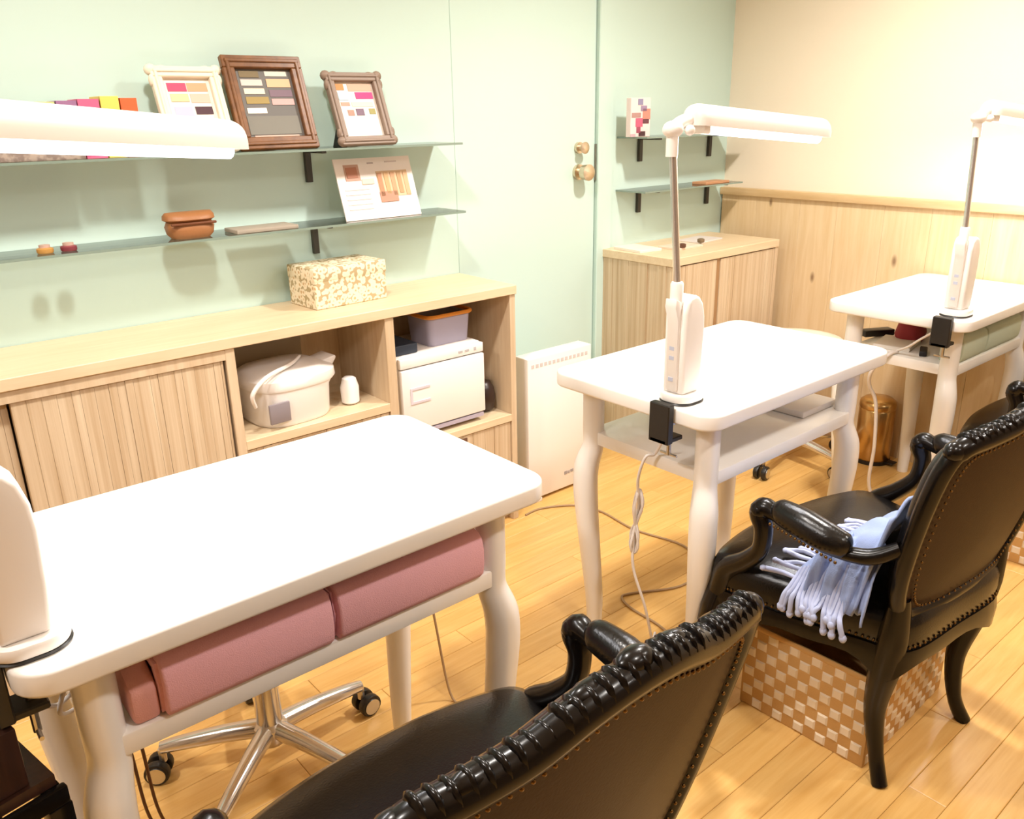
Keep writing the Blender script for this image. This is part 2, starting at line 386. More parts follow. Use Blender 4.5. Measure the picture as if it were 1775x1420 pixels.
# ------------------------------------------------------------------ lamps
TUBE = mat('lit_lamp_tube', 'ffffff', .5, emit='f4f6ff', es=5)
LTXT = mat('print_blue', 'bcc0d2', .5)
def desk_lamp(label, loc, ang, tilt, off=(0, 0), dip=4.4):
    t = thing('desk_lamp', label, 'lamp', loc, 0, 'clamp-on desk lamps')
    # clamp hooked over the table edge (edge is at local x = -off)
    ex = off[0]
    c = MB(); c.box(ex-.020, ex-.002, -.026, .026, -.078, .008).prism(rrect(-.0425, .0475, -.0405, .0405, .0345, 8), .0005, .0045).box(ex-.020, ex+.035, -.022, .022, -.078, -.068)
    c.build('clamp', BLACKP, t, bevel=.002, seg=1)
    s = MB(); s.tube([(ex+.018, 0, -.115), (ex+.018, 0, -.037)], .005, n=10); s.lathe([(.014, -.043), (.014, -.0375), (.004, -.037)], 14, (ex+.018, 0, 0)); s.tube([(ex+.018, -.022, -.113), (ex+.018, .022, -.113)], .003, n=8)
    s.build('clamp_screw', STEEL, t)
    MB().prism(rrect(-.042, .046, -.040, .040, .034, 8), .0046, .022).build('base_plate', PLAST, t, bevel=.004, seg=2)
    # body: profile in x-z, domed at the top towards +x
    prof = [(-.030, .022), (.026, .022), (.031, .08), (.034, .15), (.032, .180), (.025, .207), (.013, .222), (.0, .227), (-.014, .224), (-.024, .213), (-.030, .19)]
    mb = MB(); mb.prism([(a, b) for a, b in prof], -.027, .027, 'y'); body = mb.build('lamp_body', PLAST, t, bevel=.007, seg=3, smooth=50)
    MB().prism([(-.036, .03), (-.029, .03), (-.029, .19), (-.030, .215), (-.046, .222), (-.048, .205), (-.038, .175)], -.014, .014, 'y').build('control_strip', PLAST, body, bevel=.002, seg=2)
    for z in (.05, .095, .115, .135): MB().box(-.0374, -.0355, -.006, .006, z, z+.008).build('button', LTXT, body, smooth=0)
    MB().lathe([(.013, .20), (.013, .25), (.011, .254), (.006, .254)], 16, (-.030, 0, 0)).build('collar', PLAST, t)
    P0, P1 = (-.030, 0, .25), (-.030+tilt[0], tilt[1], .525+(tilt[2] if len(tilt) > 2 else 0))
    MB().tube([P0, P1], .0075, n=14).build('post', CHROME, t)
    jx, jy, jz = P1
    j = MB(); j.tube([(jx, jy, jz-.035), (jx, jy, jz+.01)], .012, n=14); j.ell((jx, jy, jz+.014), (.020, .020, .016), 16, 10)
    ca, sa = math.cos(ang), math.sin(ang)
    stube(j, [(jx, jy, jz+.014), (jx+.025*ca, jy+.025*sa, jz+.026), (jx+.07*ca, jy+.07*sa, jz+.034)], [.014, .013, .013], n=12)
    j.ell((jx+.028*ca+.018*sa, jy+.028*sa-.018*ca, jz+.012), (.010, .010, .010), 12, 8)
    j.build('swivel_joint', PLAST, t)
    # head
    h = bpy.data.objects.new('lamp_head', None)
    L = .50
    def sect(s):  # half-width, height scale along the length (rounded ends)
        e = min(s, L-s); return math.sqrt(max(0, 1-((.035-e)/.035)**2)) if e < .035 else 1.0
    hb = MB(); N = 28; K = 14; vs = []
    for i in range(N+1):
        s = L*(.5-.5*math.cos(math.pi*i/N)); k = max(.05, sect(s))
        for q in range(K+1):
            a = math.pi*q/K
            vs.append((s, .031*k*math.cos(a), -.016 + (.041*(.55+.45*k))*math.sin(a)**.75 if 0 < q < K else -.016))
    fs = [(i*(K+1)+q, i*(K+1)+q+1, (i+1)*(K+1)+q+1, (i+1)*(K+1)+q) for i in range(N) for q in range(K)]
    fs += [(i*(K+1)+K, i*(K+1), (i+1)*(K+1), (i+1)*(K+1)+K) for i in range(N)]
    fs += [tuple(range(K+1)), tuple(N*(K+1)+q for q in range(K, -1, -1))]
    hb.add(vs, fs)
    head = hb.build('lamp_head', PLAST, t, smooth=60)
    head.location = (jx+.042*ca, jy+.042*sa, jz+.037); head.rotation_euler = (0, math.radians(dip), ang)
    MB().tube([(.05, 0, -.0175), (.47, 0, -.0175)], .013, n=12, sq=.9).build('light_tube', TUBE, head)
    MB().box(.03, .05, -.02, .02, -.03, -.0155).build('tube_socket', PLAST, head, bevel=.002)
    ld = bpy.data.lights.new('lamp_light', 'AREA'); ld.shape = 'RECTANGLE'; ld.size = .42; ld.size_y = .03; ld.energy = 4; ld.color = (.98, .97, 1)
    lo = bpy.data.objects.new('lamp_light', ld); COL.objects.link(lo); lo.parent = head; lo.location = (.26, 0, -.035)
    return t
desk_lamp('white clamp-on lamp with long lit head at the left edge of the nearest desk', (.097, -1.262, .74), math.radians(29), (0, .0, .018), (-.029, 0), 4.0)
desk_lamp('white clamp-on lamp with chrome post on the middle desk', (1.335, -1.222, .74), math.radians(0), (.0, .028), (-.049, 0))
desk_lamp('white clamp-on lamp with chrome post on the desk by the wainscot', (2.50, -1.285, .74), math.radians(0), (.01, .015), (-.068, 0))
# ------------------------------------------------------------------ armchairs
def make_armchair(label):
    t = thing('armchair', label, 'armchair', (0, 0, 0), 0, 'black leather carved armchairs')
    # seat outline (plan), anticlockwise from back right
    base = [(.165, -.205), (.20, -.13), (.245, 0), (.272, .12), (.27, .185), (.20, .215), (.08, .235), (-.08, .235), (-.20, .215), (-.27, .185), (-.272, .12), (-.245, 0), (-.20, -.13), (-.165, -.205), (0, -.212)]
    ol = [(p.x, p.y) for p in spline([(a, b, 0) for a, b in base], 5, True)]; n = len(ol)
    # leather seat
    rings = [(.985, .325), (1.0, .335), (1.012, .36), (1.008, .385), (.98, .402), (.9, .416), (.7, .426), (.45, .432), (.2, .434)]
    vs = [(x*s, y*s, z) for s, z in rings for x, y in ol]
    fs = [(i*n+k, i*n+(k+1)%n, (i+1)*n+(k+1)%n, (i+1)*n+k) for i in range(len(rings)-1) for k in range(n)] + [tuple(range(n-1, -1, -1)), tuple((len(rings)-1)*n+k for k in range(n))]
    MB().add(vs, fs).build('seat', LEATH, t, smooth=60)
    # carved seat rail with a scalloped lower edge
    vs = []
    for j, (s, zt) in enumerate(((.95, 1), (1.015, 1), (1.03, .6), (1.02, 0), (.95, 0))):
        for k, (x, y) in enumerate(ol):
            c = .018*math.cos(2*math.pi*k/n*6) + .008*math.cos(2*math.pi*k/n*12)
            zb = .288 - c
            vs.append((x*s, y*s, zb+(.334-zb)*zt))
    fs = [(j*n+k, j*n+(k+1)%n, ((j+1)%5)*n+(k+1)%n, ((j+1)%5)*n+k) for j in range(5) for k in range(n)]
    MB().add(vs, fs).build('seat_rail', LACQ, t, smooth=50)
    # nails round the seat
    nb = MB()
    for k in range(0, n*2):
        i, f = divmod(k, 2); a = Vector(ol[i]); b = Vector(ol[(i+1)%n]); p = a.lerp(b, f/2)
        nb.ell((p.x*1.012, p.y*1.012, .343), (.003, .003, .003), 6, 4)
    # legs
    for s in (-1, 1):
        m = MB(); stube(m, [(s*.248, .170, .335), (s*.266, .178, .27), (s*.276, .184, .21), (s*.268, .174, .12), (s*.264, .166, .05), (s*.278, .174, .012), (s*.282, .177, 0)], [.034, .034, .027, .019, .016, .021, .019], n=12, seg=5, up=(1, 0, 0))
        m.build('leg', LACQ, t, smooth=50)
        m = MB(); stube(m, [(s*.185, -.185, .45), (s*.178, -.18, .36), (s*.170, -.168, .27), (s*.156, -.154, .16), (s*.152, -.168, .06), (s*.164, -.192, 0)], [.019, .029, .030, .021, .015, .016], n=10, seg=5, up=(1, 0, 0))
        m.build('leg', LACQ, t, smooth=50)
    # back
    yb = lambda x, z: -.185 - .25*(z-.36) + .5*x*x
    half = [(0, .405), (.10, .402), (.165, .41), (.198, .445), (.222, .51), (.238, .60), (.246, .69), (.243, .752), (.225, .785), (.18, .795), (.12, .806), (.06, .828), (0, .836)]
    loop = half + [(-x, z) for x, z in half[-2:0:-1]]
    lp = [(p.x, p.z) for p in spline([(x, 0, z) for x, z in loop], 5, True)]; n2 = len(lp)
    fr = MB(); fr.tube([(x, yb(x, z), z) for x, z in lp], [.0165 if z < .78 else .019 for x, z in lp], n=10, closed=True, up=(0, 1, 0), sq=.95)
    fr.build('back_frame', LACQ, t, smooth=60)
    def pad(sgn, d0, d1, mx, name, rim=.97):
        vs = []; S = [rim, .985, .97, .95, .92, .88, .75, .55, .35, .15]
        for s in S:
            for x, z in lp:
                X, Z = x*s, .60+(z-.60)*s
                q = 1-(s/rim)**24 if sgn > 0 else 1-(s/rim)**2
                vs.append((X, yb(X, Z) + sgn*(d0+(d1-d0)*q), Z))
        fs = [(i*n2+k, i*n2+(k+1)%n2, (i+1)*n2+(k+1)%n2, (i+1)*n2+k) for i in range(len(S)-1) for k in range(n2)] + [tuple((len(S)-1)*n2+k for k in range(n2))]
        return MB().add(vs, fs).build(name, mx, t, smooth=60)
    pad(1, .010, .044, LEATH, 'backrest_cushion', .995); pad(-1, .006, .016, LEATHB, 'backrest_panel')
    for k in range(0, n2, 1):
        x, z = lp[k]; X, Z = x*.90, .60+(z-.60)*.90
        nb.ell((X, yb(X, Z)-.0125, Z), (.0027, .0024, .0027), 6, 4)
    # carving along the top rail
    cv = MB(); random.seed(11)
    for k in range(-15, 16):
        x = k*.0146
        zz = min(lp, key=lambda p: abs(p[0]-x)+(0 if p[1] > .7 else 9))[1]
        cv.ell((x, yb(x, zz), zz+.007), (.0055, .018, .0155+.003*(k % 3 == 0)), 8, 6)
    for s in (-1, 1):
        cv.ell((s*.05, yb(0, .82)+.004, .840), (.030, .013, .010), 10, 6)
        cv.ell((s*.235, yb(.235, .775), .782), (.024, .018, .018), 10, 6)
        cv.ell((s*.165, yb(.16, .80)+.003, .806), (.034, .014, .012), 10, 6)
    cv.ell((0, yb(0, .84)+.004, .850), (.024, .015, .012), 10, 6)
    cv.build('crest_carving', LACQ, t, smooth=60)
    # arms
    for s in (-1, 1):
        m = MB(); stube(m, [(s*.262, .170, .325), (s*.270, .150, .385), (s*.278, .100, .43), (s*.284, .062, .475), (s*.288, .055, .525), (s*.288, .066, .555), (s*.288, .056, .572), (s*.286, .03, .568), (s*.286, -.03, .555), (s*.282, -.09, .545), (s*.262, -.155, .548), (s*.236, -.197, .575)],
            [.027, .024, .02, .018, .019, .022, .021, .016, .014, .014, .016, .014], n=10, seg=5, up=(1, 0, 0))
        m.ell((s*.288, .064, .566), (.024, .022, .019), 12, 8)
        ar = m.build('arm', LACQ, t, smooth=50)
        p = MB(); stube(p, [(s*.287, .032, .572), (s*.287, .018, .577), (s*.287, -.035, .572), (s*.284, -.085, .563), (s*.278, -.118, .559), (s*.275, -.128, .557)], [.008, .026, .031, .03, .024, .008], n=14, seg=5, up=(0, 0, 1), sq=.95)
        p.build('arm_pad', LEATH, ar, smooth=60)
        for k in range(16):
            y = .022-.145*k/15
            nb.ell((s*.314, y, .558-.018*k/15), (.003, .0034, .0034), 6, 4)
    nd = nb.build('nail_trim', NAIL, t, smooth=60); nd['kind'] = 'stuff'
    return t
CH2 = ((1.615, -1.525, 0), math.radians(-5))
a2 = make_armchair('black leather armchair with a blue throw over its seat, at the middle desk')
a2.location, a2.rotation_euler = CH2[0], (0, 0, CH2[1])
a1 = copy_tree(a2); a1['label'] = 'black leather armchair cut off by the bottom of the picture, seen from behind'
a1.location, a1.rotation_euler = (.487, -1.545, 0), (0, 0, 0)
a3 = copy_tree(a2); a3['label'] = 'black leather armchair mostly cut off at the right edge, by the farthest desk'
a3.location, a3.rotation_euler = (2.772, -1.545, 0), (0, 0, 0)
# ------------------------------------------------------------------ throw blanket
BLUE = mat('blue_knit', '8c9cc4', .9, bump=.4, bscale=500)
FRNG = mat('pale_blue_fringe', 'a9b0cc', .9, bump=.3, bscale=500)
bl = thing('throw_blanket', 'blue knitted throw with pale fringe lying on the middle armchair', 'blanket', CH2[0], CH2[1])
def seat_z(x, y): return .436
def cloth(u, v):
    """u runs from the left seat edge to the right, v from the front hem up the backrest."""
    x = -.240+.45*u
    w_ = .010*math.sin(11*u+7*v)+.007*math.sin(25*u-10*v+1)+.005*math.sin(41*u+17*v)
    hem = .055*math.sin(2.2*u+.6)-.04
    m = .055*math.exp(-((x+.15)/.08)**2)
    if v < .5:
        q = v/.5; yk = -.130-.022*max(0, 1-u/.3); y = hem+(yk-hem)*q; z = .4395+.085*math.sin(1.5708*q)+m*.5*q+abs(w_)*(.3+.9*q)
        if u < .12: k = 1-u/.12; x -= .026*k; z = z-(z-.418)*k*k
    else:
        q = (v-.5)/.5; y = -.130-.022*max(0, 1-u/.3)*(1-q)-.050*q+.012*math.sin(13*u+2)*q*(1-q)*2; z = .5245+m*.5*(1-q)+abs(w_)*1.1+.115*q*(.80+.35*math.sin(2.9*u+.1))
        if u < .12: k = 1-u/.12; x -= .026*k*(1-q); z = z-(z-.44)*k*k*(1-q)
    return (x, y+.003, z)
MB().grid(cloth, 56, 40).build('knit_cloth', BLUE, bl, smooth=180, thick=.006)
def drape(u, v):
    y = -.035-.125*u; p = math.sin(u*19+v*2.0)+.45*math.sin(u*43+3*v)
    x = -.185-.078*math.sin(1.5708*v)**.8-.009*p*(.3+v); z = .535-.014*abs(p)-.105*v**1.6
    return (max(x, -.285), y-.008*v, z+.02*u*(1-v))
MB().grid(drape, 48, 16).build('side_drape', BLUE, bl, smooth=180, thick=.005)
random.seed(5)
for k in range(15):
    v = .01+.40*k/14; p = Vector(cloth(0, v)); q = Vector(cloth(.05, v))
    ln = random.uniform(.005, .035); dy = random.uniform(-.02, .012)
    P = [q+Vector((0, 0, .008)), p+Vector((-.006, 0, .004)), Vector((-.284-.005*random.random(), p.y+dy*.5, p.z-.012)), Vector((-.287-.006*random.random(), p.y+dy, p.z-.014-ln))]
    m = MB(); stube(m, P, [.004, .005, .0055, .006], n=6, seg=3); m.ell(P[-1], (.007, .008, .009), 7, 5); m.build('tassel', FRNG, bl, smooth=60)
for k in range(20):
    u = .02+.62*k/19; p = Vector(cloth(u, 0)); ln = random.uniform(.03, .06)
    P = [p+Vector((0, -.006, .004)), p+Vector((random.uniform(-.012, .0), ln*.5, .004)), Vector((p.x+random.uniform(-.035, .005), p.y+ln, .4405))]
    m = MB(); stube(m, P, [.004, .005, .0055], n=6, seg=3); m.ell(P[-1], (.007, .007, .006), 7, 5); m.build('tassel', FRNG, bl, smooth=60)
# ------------------------------------------------------------------ woven baskets
TAN = mat('tan_weave', 'c59a5e', .7, bump=.4, bscale=300); WEAV = mat('white_weave', 'e2d0b4', .6)
def make_basket(label):
    w, d, h = .385, .30, .215; p = .0262
    t = thing('woven_basket', label, 'basket', (0, 0, 0), 0, 'checked woven baskets under the armchairs')
    b = MB(); b.box(0, w, 0, d, 0, h); b.box(.012, w-.012, .012, d-.012, h-.05, h)
    b.f = b.f[:6]; b.mi = b.mi[:6]; b.v = b.v[:8]
    bm_ = MB(); O = [(0, 0), (w, 0), (w, d), (0, d)]; I = [(.012, .012), (w-.012, .012), (w-.012, d-.012), (.012, d-.012)]
    vs = [(x, y, 0) for x, y in O]+[(x, y, h) for x, y in O]+[(x, y, h) for x, y in I]+[(x, y, .012) for x, y in I]
    fs = [(3, 2, 1, 0)]+[(k, (k+1)%4, 4+(k+1)%4, 4+k) for k in range(4)]+[(4+k, 4+(k+1)%4, 8+(k+1)%4, 8+k) for k in range(4)]+[(8+k, 8+(k+1)%4, 12+(k+1)%4, 12+k) for k in range(4)]+[(12, 13, 14, 15)]
    bm_.add(vs, fs); bm_.build('basket_body', TAN, t, bevel=.003, seg=2)
    MB().tube([(0, 0, h), (w, 0, h), (w, d, h), (0, d, h)], .007, n=8, closed=True).build('rim', TAN, t)
    q = p*.46; e = .003
    pt = MB().add([(-q, 0, -q), (q, 0, -q), (q, 0, q), (-q, 0, q), (-q*.7, -e, -q*.7), (q*.7, -e, -q*.7), (q*.7, -e, q*.7), (-q*.7, -e, q*.7)], [(4, 5, 6, 7), (0, 1, 5, 4), (1, 2, 6, 5), (2, 3, 7, 6), (3, 0, 4, 7)]).mesh('weave_patch', WEAV, smooth=0)
    for r in range(8):
        for c in range(14):
            if (r+c) % 2 == 0: link('weave_patch', pt, t, (.022+c*p, .0, .016+r*p))
        for c in range(11):
            if (r+c) % 2 == 1:
                o = link('weave_patch', pt, t, (.0, .019+c*p, .016+r*p)); o.rotation_euler = (0, 0, -math.pi/2)
    return t
bk = make_basket('tan and white checked woven basket under the armchair with the throw')
bk.location = (1.452, -1.655, 0); bk.rotation_euler = (0, 0, math.radians(1.5))
bk2 = copy_tree(bk); bk2['label'] = 'tan and white checked woven basket at the right edge, under the farthest armchair'; bk2.location = (2.59, -1.655, 0); bk2.rotation_euler = (0, 0, 0)
# ------------------------------------------------------------------ rolling stools
def make_stool(label, seat_z, rot, seatmat):
    t = thing('rolling_stool', label, 'stool', (0, 0, 0), 0, 'five-legged rolling stools')
    MB().lathe([(.032, .07), (.036, .08), (.036, .11), (.027, .12), (.027, .22), (.020, .225), (.020, seat_z-.08), (.03, seat_z-.075), (.03, seat_z-.06), (.005, seat_z-.06)], 20).build('gas_column', CHROME, t)
    for k in range(5):
        a = rot+2*math.pi*k/5; c, s = math.cos(a), math.sin(a)
        m = MB(); stube(m, [(.02*c, .02*s, .10), (.09*c, .09*s, .097), (.18*c, .18*s, .086), (.225*c, .225*s, .078)], [(.016, .023), (.016, .021), (.013, .017), (.011, .013)], n=10, seg=3) if False else m.tube(spline([(.02*c, .02*s, .10), (.09*c, .09*s, .097), (.18*c, .18*s, .086), (.225*c, .225*s, .078)], 3), interp([.021, .019, .016, .013], 10), n=12, up=(0, 0, 1))
        lg = m.build('base_arm', CHROME, t, smooth=60)
        cx, cy = .225*c, .225*s; px, py = -s, c
        w2 = MB()
        for sg in (-1, 1):
            w2.tube([(cx+px*sg*.006+.012*c, cy+py*sg*.006+.012*s, .027), (cx+px*sg*.024+.012*c, cy+py*sg*.024+.012*s, .027)], .026, n=18)
        cs = w2.build('caster', BLACKP, t, bevel=.003, seg=2)
        r2 = MB()
        for sg in (-1, 1):
            r2.tube([(cx+px*sg*.024+.012*c, cy+py*sg*.024+.012*s, .027), (cx+px*sg*.027+.012*c, cy+py*sg*.027+.012*s, .027)], .019, n=18)
        r2.tube([(cx, cy, .045), (cx, cy, .075)], .008, n=10)
        r2.build('caster_rim', STEEL, cs)
    MB().lathe([(.05, seat_z-.062), (.16, seat_z-.06), (.175, seat_z-.045), (.178, seat_z-.025), (.168, seat_z-.008), (.12, seat_z), (.03, seat_z+.002)], 32).build('seat', seatmat, t, smooth=60)
    return t
s1 = make_stool('chrome five-legged rolling stool under the nearest desk', .46, math.radians(4), mat('cream_vinyl', 'ece0cc', .4))
s1.location = (.528, -.82, 0)
s2 = make_stool('cream-seated rolling stool between the middle desk and the wainscot', .50, math.radians(-25), MATS['cream_vinyl'])
s2.location = (2.79, -.62, 0)
# ------------------------------------------------------------------ panel heater
ht = thing('panel_heater', 'slim white panel heater standing beside the long cabinet', 'heater', (1.92, -.205, 0))
MB().box(-.152, .152, -.038, .03, .012, .535).build('heater_body', PLAST, ht, bevel=.006, seg=2)
g = MB()
for k in range(14): g.box(-.135+k*.0195, -.135+k*.0195+.012, -.0392, -.037, .500, .512)
g.build('grille_slot', mat('pale_slot', 'cfc8c6', .6), ht, smooth=0)
patches('maker_mark', ht, [(0, .012, 0, .012, '9d9594'), (.016, .026, .001, .010, '9d9594'), (.030, .044, .002, .012, '9d9594')], lambda u, v, d: (.02+u, -.0382-d, .065+v))
for s in (-1, 1): MB().box(s*.11-.015, s*.11+.015, -.045, .05, 0, .014).build('foot', PLAST, ht, bevel=.002)
# ------------------------------------------------------------------ items in the open bays
pot = thing('electric_kettle', 'white electric hot water pot with spout in the open bay', 'hot water pot', (.935, -.165, .531), math.radians(4))
def sup(a, b, e=3.0, n=40):
    o = []
    for k in range(n):
        t_ = 2*math.pi*k/n; c, s = math.cos(t_), math.sin(t_); o.append((a*abs(c)**(2/e)*(1 if c > 0 else -1), b*abs(s)**(2/e)*(1 if s > 0 else -1)))
    return o
def loft(levels, mb=None):
    mb = mb or MB(); n = len(levels[0][0]); vs = [(x+dx, y, z) for o, z, dx in levels for x, y in o]
    fs = [(i*n+k, i*n+(k+1)%n, (i+1)*n+(k+1)%n, (i+1)*n+k) for i in range(len(levels)-1) for k in range(n)] + [tuple(range(n-1, -1, -1)), tuple((len(levels)-1)*n+k for k in range(n))]
    return mb.add(vs, fs)
loft([(sup(.105, .10), 0, 0), (sup(.11, .105), .01, 0), (sup(.115, .108), .085, 0), (sup(.122, .11), .10, .004)]).build('pot_body', PLAST, pot, smooth=50)
loft([(sup(.124, .112), .1005, .004), (sup(.13, .114), .108, .006), (sup(.128, .112), .128, .006), (sup(.10, .09), .143, 0), (sup(.05, .05), .148, -.01)]).build('pot_lid', PLAST, pot, smooth=50)
MB().prism([(.10, .085), (.125, .095), (.158, .14), (.150, .146), (.09, .135)], -.035, .035, 'y').build('spout', PLAST, pot, bevel=.005, seg=2)
hd = MB(); stube(hd, [(-.135, -.095, .075), (-.145, -.108, .115), (-.10, -.105, .150), (.0, -.06, .158), (.06, 0, .155)], [.005, .006, .006, .005, .004], n=10); hd.build('carry_handle', PLAST, pot, smooth=60)
MB().box(-.105, -.045, -.112, -.103, .02, .075).build('control_panel', mat('smoky_panel', '8d8488', .3), pot, bevel=.003)
tin = MB().box(.79, 1.06, -.045, -.016, .5315, .715).build('frosted_case', mat('frosted_grey', 'a79c88', .5), bevel=.006); tag(tin, 'flat frosted grey case standing behind the hot water pot', 'case')
jug = MB().lathe([(.018, 0), (.026, .006), (.027, .05), (.02, .075), (.012, .08)], 16, (1.115, -.21, .531)).build('small_bottle', PLAST); tag(jug, 'small white bottle to the right of the hot water pot', 'bottle')
tw = thing('towel_warmer', 'white towel warmer box with drop door in the open bay', 'towel warmer', (1.405, -.15, .385))
MB().box(-.155, .16, -.10, .13, .012, .258).build('warmer_body', PLAST, tw, bevel=.008, seg=2)
dd = MB().box(-.152, .157, -.122, -.1005, .03, .222).build('warmer_door', PLAST, tw, bevel=.004, seg=2)
MB().prism([(-.125, .115), (-.125, .165), (-.055, .165), (-.055, .158), (-.118, .158), (-.118, .122), (-.055, .122), (-.055, .115)], -.1245, -.1215, 'y').build('door_pull', mat('pale_grey_line', 'd6ced6', .5), dd, smooth=0)
MB().box(-.152, .157, -.118, -.1005, .226, .256).build('control_panel', PLAST, tw, bevel=.003)
MB().box(.06, .075, -.1195, -.117, .238, .244).box(.085, .10, -.1195, -.117, .238, .244).box(.12, .128, -.1195, -.117, .236, .246).build('switch', GREYP, tw, smooth=0)
MB().box(-.14, .15, -.12, -.1005, .014, .026).build('drip_tray', mat('lilac_grey', 'b3a8b4', .4), tw, smooth=0)
for sx in (-.13, .13):
    for sy in (-.08, .1): MB().lathe([(.012, 0), (.012, .012), (.004, .012)], 12, (sx, sy, 0)).build('foot', BLACKP, tw)
BINM = mat('lilac_plastic', 'a9a3b4', .35)
bn = thing('plastic_bin', 'lilac grey plastic bin with orange rim on top of the towel warmer', 'bin', (1.475, -.155, .6435))
loft([(rrect(-.075, .075, -.06, .06, .02, 5), 0, 0), (rrect(-.082, .082, -.066, .066, .022, 5), .088, 0), (rrect(-.078, .078, -.062, .062, .02, 5), .088, 0), (rrect(-.072, .072, -.057, .057, .02, 5), .004, 0)]).build('bin_body', BINM, bn, smooth=40)
MB().tube([(a, b, .092) for a, b in rrect(-.086, .086, -.07, .07, .025, 5)], .006, n=8, closed=True).build('rim', mat('orange_rim', 'd98a2c', .5), bn)
nv = MB().box(1.252, 1.34, -.235, -.09, .6438, .675).build('navy_case', mat('navy_vinyl', '232c3a', .5), bevel=.004); tag(nv, 'small navy case lying on the left of the towel warmer', 'case')
dk = MB(); dk.lathe([(.02, 0), (.034, .012), (.038, .045), (.034, .08), (.022, .1), (.01, .104)], 18, (1.612, -.2, .385)); dk = dk.build('dark_jar', mat('dark_brown_glaze', '33241f', .35), smooth=60); tag(dk, 'dark brown rounded jar squeezed beside the towel warmer', 'jar')
# ------------------------------------------------------------------ floral box on the cabinet
def floral():
    m = bpy.data.materials.new('floral_paper'); m.use_nodes = True; nt = m.node_tree; L = nt.links; b = nt.nodes['Principled BSDF']; b.inputs['Roughness'].default_value = .7
    tc = nt.nodes.new('ShaderNodeTexCoord'); v = nt.nodes.new('ShaderNodeTexVoronoi'); v.inputs['Scale'].default_value = 62
    n = nt.nodes.new('ShaderNodeTexNoise'); n.inputs['Scale'].default_value = 90
    ad = nt.nodes.new('ShaderNodeMath'); ad.operation = 'ADD'; sc = nt.nodes.new('ShaderNodeMath'); sc.operation = 'MULTIPLY'; sc.inputs[1].default_value = .5
    cr = nt.nodes.new('ShaderNodeValToRGB'); e = cr.color_ramp.elements; cr.color_ramp.interpolation = 'LINEAR'
    e[0].position = .42; e[0].color = lin('cda877'); e[1].position = .56; e[1].color = lin('f0dfc2'); x = cr.color_ramp.elements.new(.82); x.color = lin('efe0c4'); x = cr.color_ramp.elements.new(.9); x.color = lin('b5a078')
    L.new(tc.outputs['Object'], v.inputs['Vector']); L.new(tc.outputs['Object'], n.inputs['Vector']); L.new(n.outputs['Fac'], sc.inputs[0]); L.new(sc.outputs[0], ad.inputs[0]); L.new(v.outputs['Distance'], ad.inputs[1]); L.new(ad.outputs[0], cr.inputs[0]); L.new(cr.outputs[0], b.inputs['Base Color'])
    return m
FLOR = floral()
fb = thing('floral_box', 'cream box with small tan flowers on top of the long cabinet', 'box', (1.165, -.105, CZ), math.radians(3))
MB().box(-.118, .118, -.072, .072, 0, .085).build('box_body', FLOR, fb, bevel=.003, seg=1)
MB().box(-.1195, .1195, -.0735, .0735, .076, .113).build('box_lid', FLOR, fb, bevel=.004, seg=2)
# ------------------------------------------------------------------ picture frames and card on the glass shelves
def frame(label, x, zb, w, h, fw, mt, items, page, lean=.075, deep=.018, ornate=False, yb=-.112, rz=0, foot=False):
    t = thing('picture_frame', label, 'picture frame', (x, yb, zb), rz)
    al = math.asin(lean/h); c, s = math.cos(al), math.sin(al)
    P = lambda u, v, d: (u, v*s - d*c, v*c + d*s + deep*.0)
    def slab(u0, u1, v0, v1, d0, d1, mb):
        return mb.add([P(u0,v0,d0),P(u1,v0,d0),P(u1,v1,d0),P(u0,v1,d0),P(u0,v0,d1),P(u1,v0,d1),P(u1,v1,d1),P(u0,v1,d1)], [(3,2,1,0),(4,5,6,7),(0,1,5,4),(1,2,6,5),(2,3,7,6),(3,0,4,7)])
    a = w/2
    fm = MB(); 
    for u0, u1, v0, v1 in ((-a, a, 0, fw), (-a, a, h-fw, h), (-a, -a+fw, fw, h-fw), (a-fw, a, fw, h-fw)): slab(u0, u1, v0, v1, 0, deep, fm)
    for u0, u1, v0, v1 in ((-a+fw*.25, a-fw*.25, fw*.3, fw*.6), (-a+fw*.25, a-fw*.25, h-fw*.6, h-fw*.3), (-a+fw*.3, -a+fw*.6, fw*.5, h-fw*.5), (a-fw*.6, a-fw*.3, fw*.5, h-fw*.5)): slab(u0, u1, v0, v1, deep-.001, deep+.004, fm)
    f = fm.build('frame_moulding', mt, t, bevel=.002, seg=1)
    if ornate:
        for su in (-1, 1):
            for v in (0.004, h-.004):
                ob = MB()
                ob.ell(P(su*(a-.004), v+(.008 if v < .1 else -.004), deep*.6), (.016, .010, .014), 10, 6)
                ob.ell(P(su*(a-.03), v+(.006 if v < .1 else 0), deep*.6), (.014, .008, .008), 10, 6)
                ob.ell(P(su*(a-.001), v+(.03 if v < .1 else -.03), deep*.6), (.008, .008, .015), 10, 6)
                ob.build('corner_ornament', mt, t, smooth=60)
    bkp = MB(); slab(-a+fw*.5, a-fw*.5, fw*.5, h-fw*.5, .001, .004, bkp); bkp.build('page', page, t, smooth=0)
    patches('printed_picture', t, [(-a+fw+u0*(w-2*fw), -a+fw+u1*(w-2*fw), fw+v0*(h-2*fw), fw+v1*(h-2*fw), cc_) for u0, u1, v0, v1, cc_ in items], lambda u, v, d: P(u, v, .0042+d))
    if foot:
        m = MB(); m.prism([(.0, .0), (.065, .0), (.02, .085)], -a+.012, -a+.02, 'x'); m.build('easel_leg', BLACKP, t, smooth=0)
    return t
PAGE = mat('white_page', 'efe6da', .6); PAGEB = mat('slate_page', '6d6a66', .6)
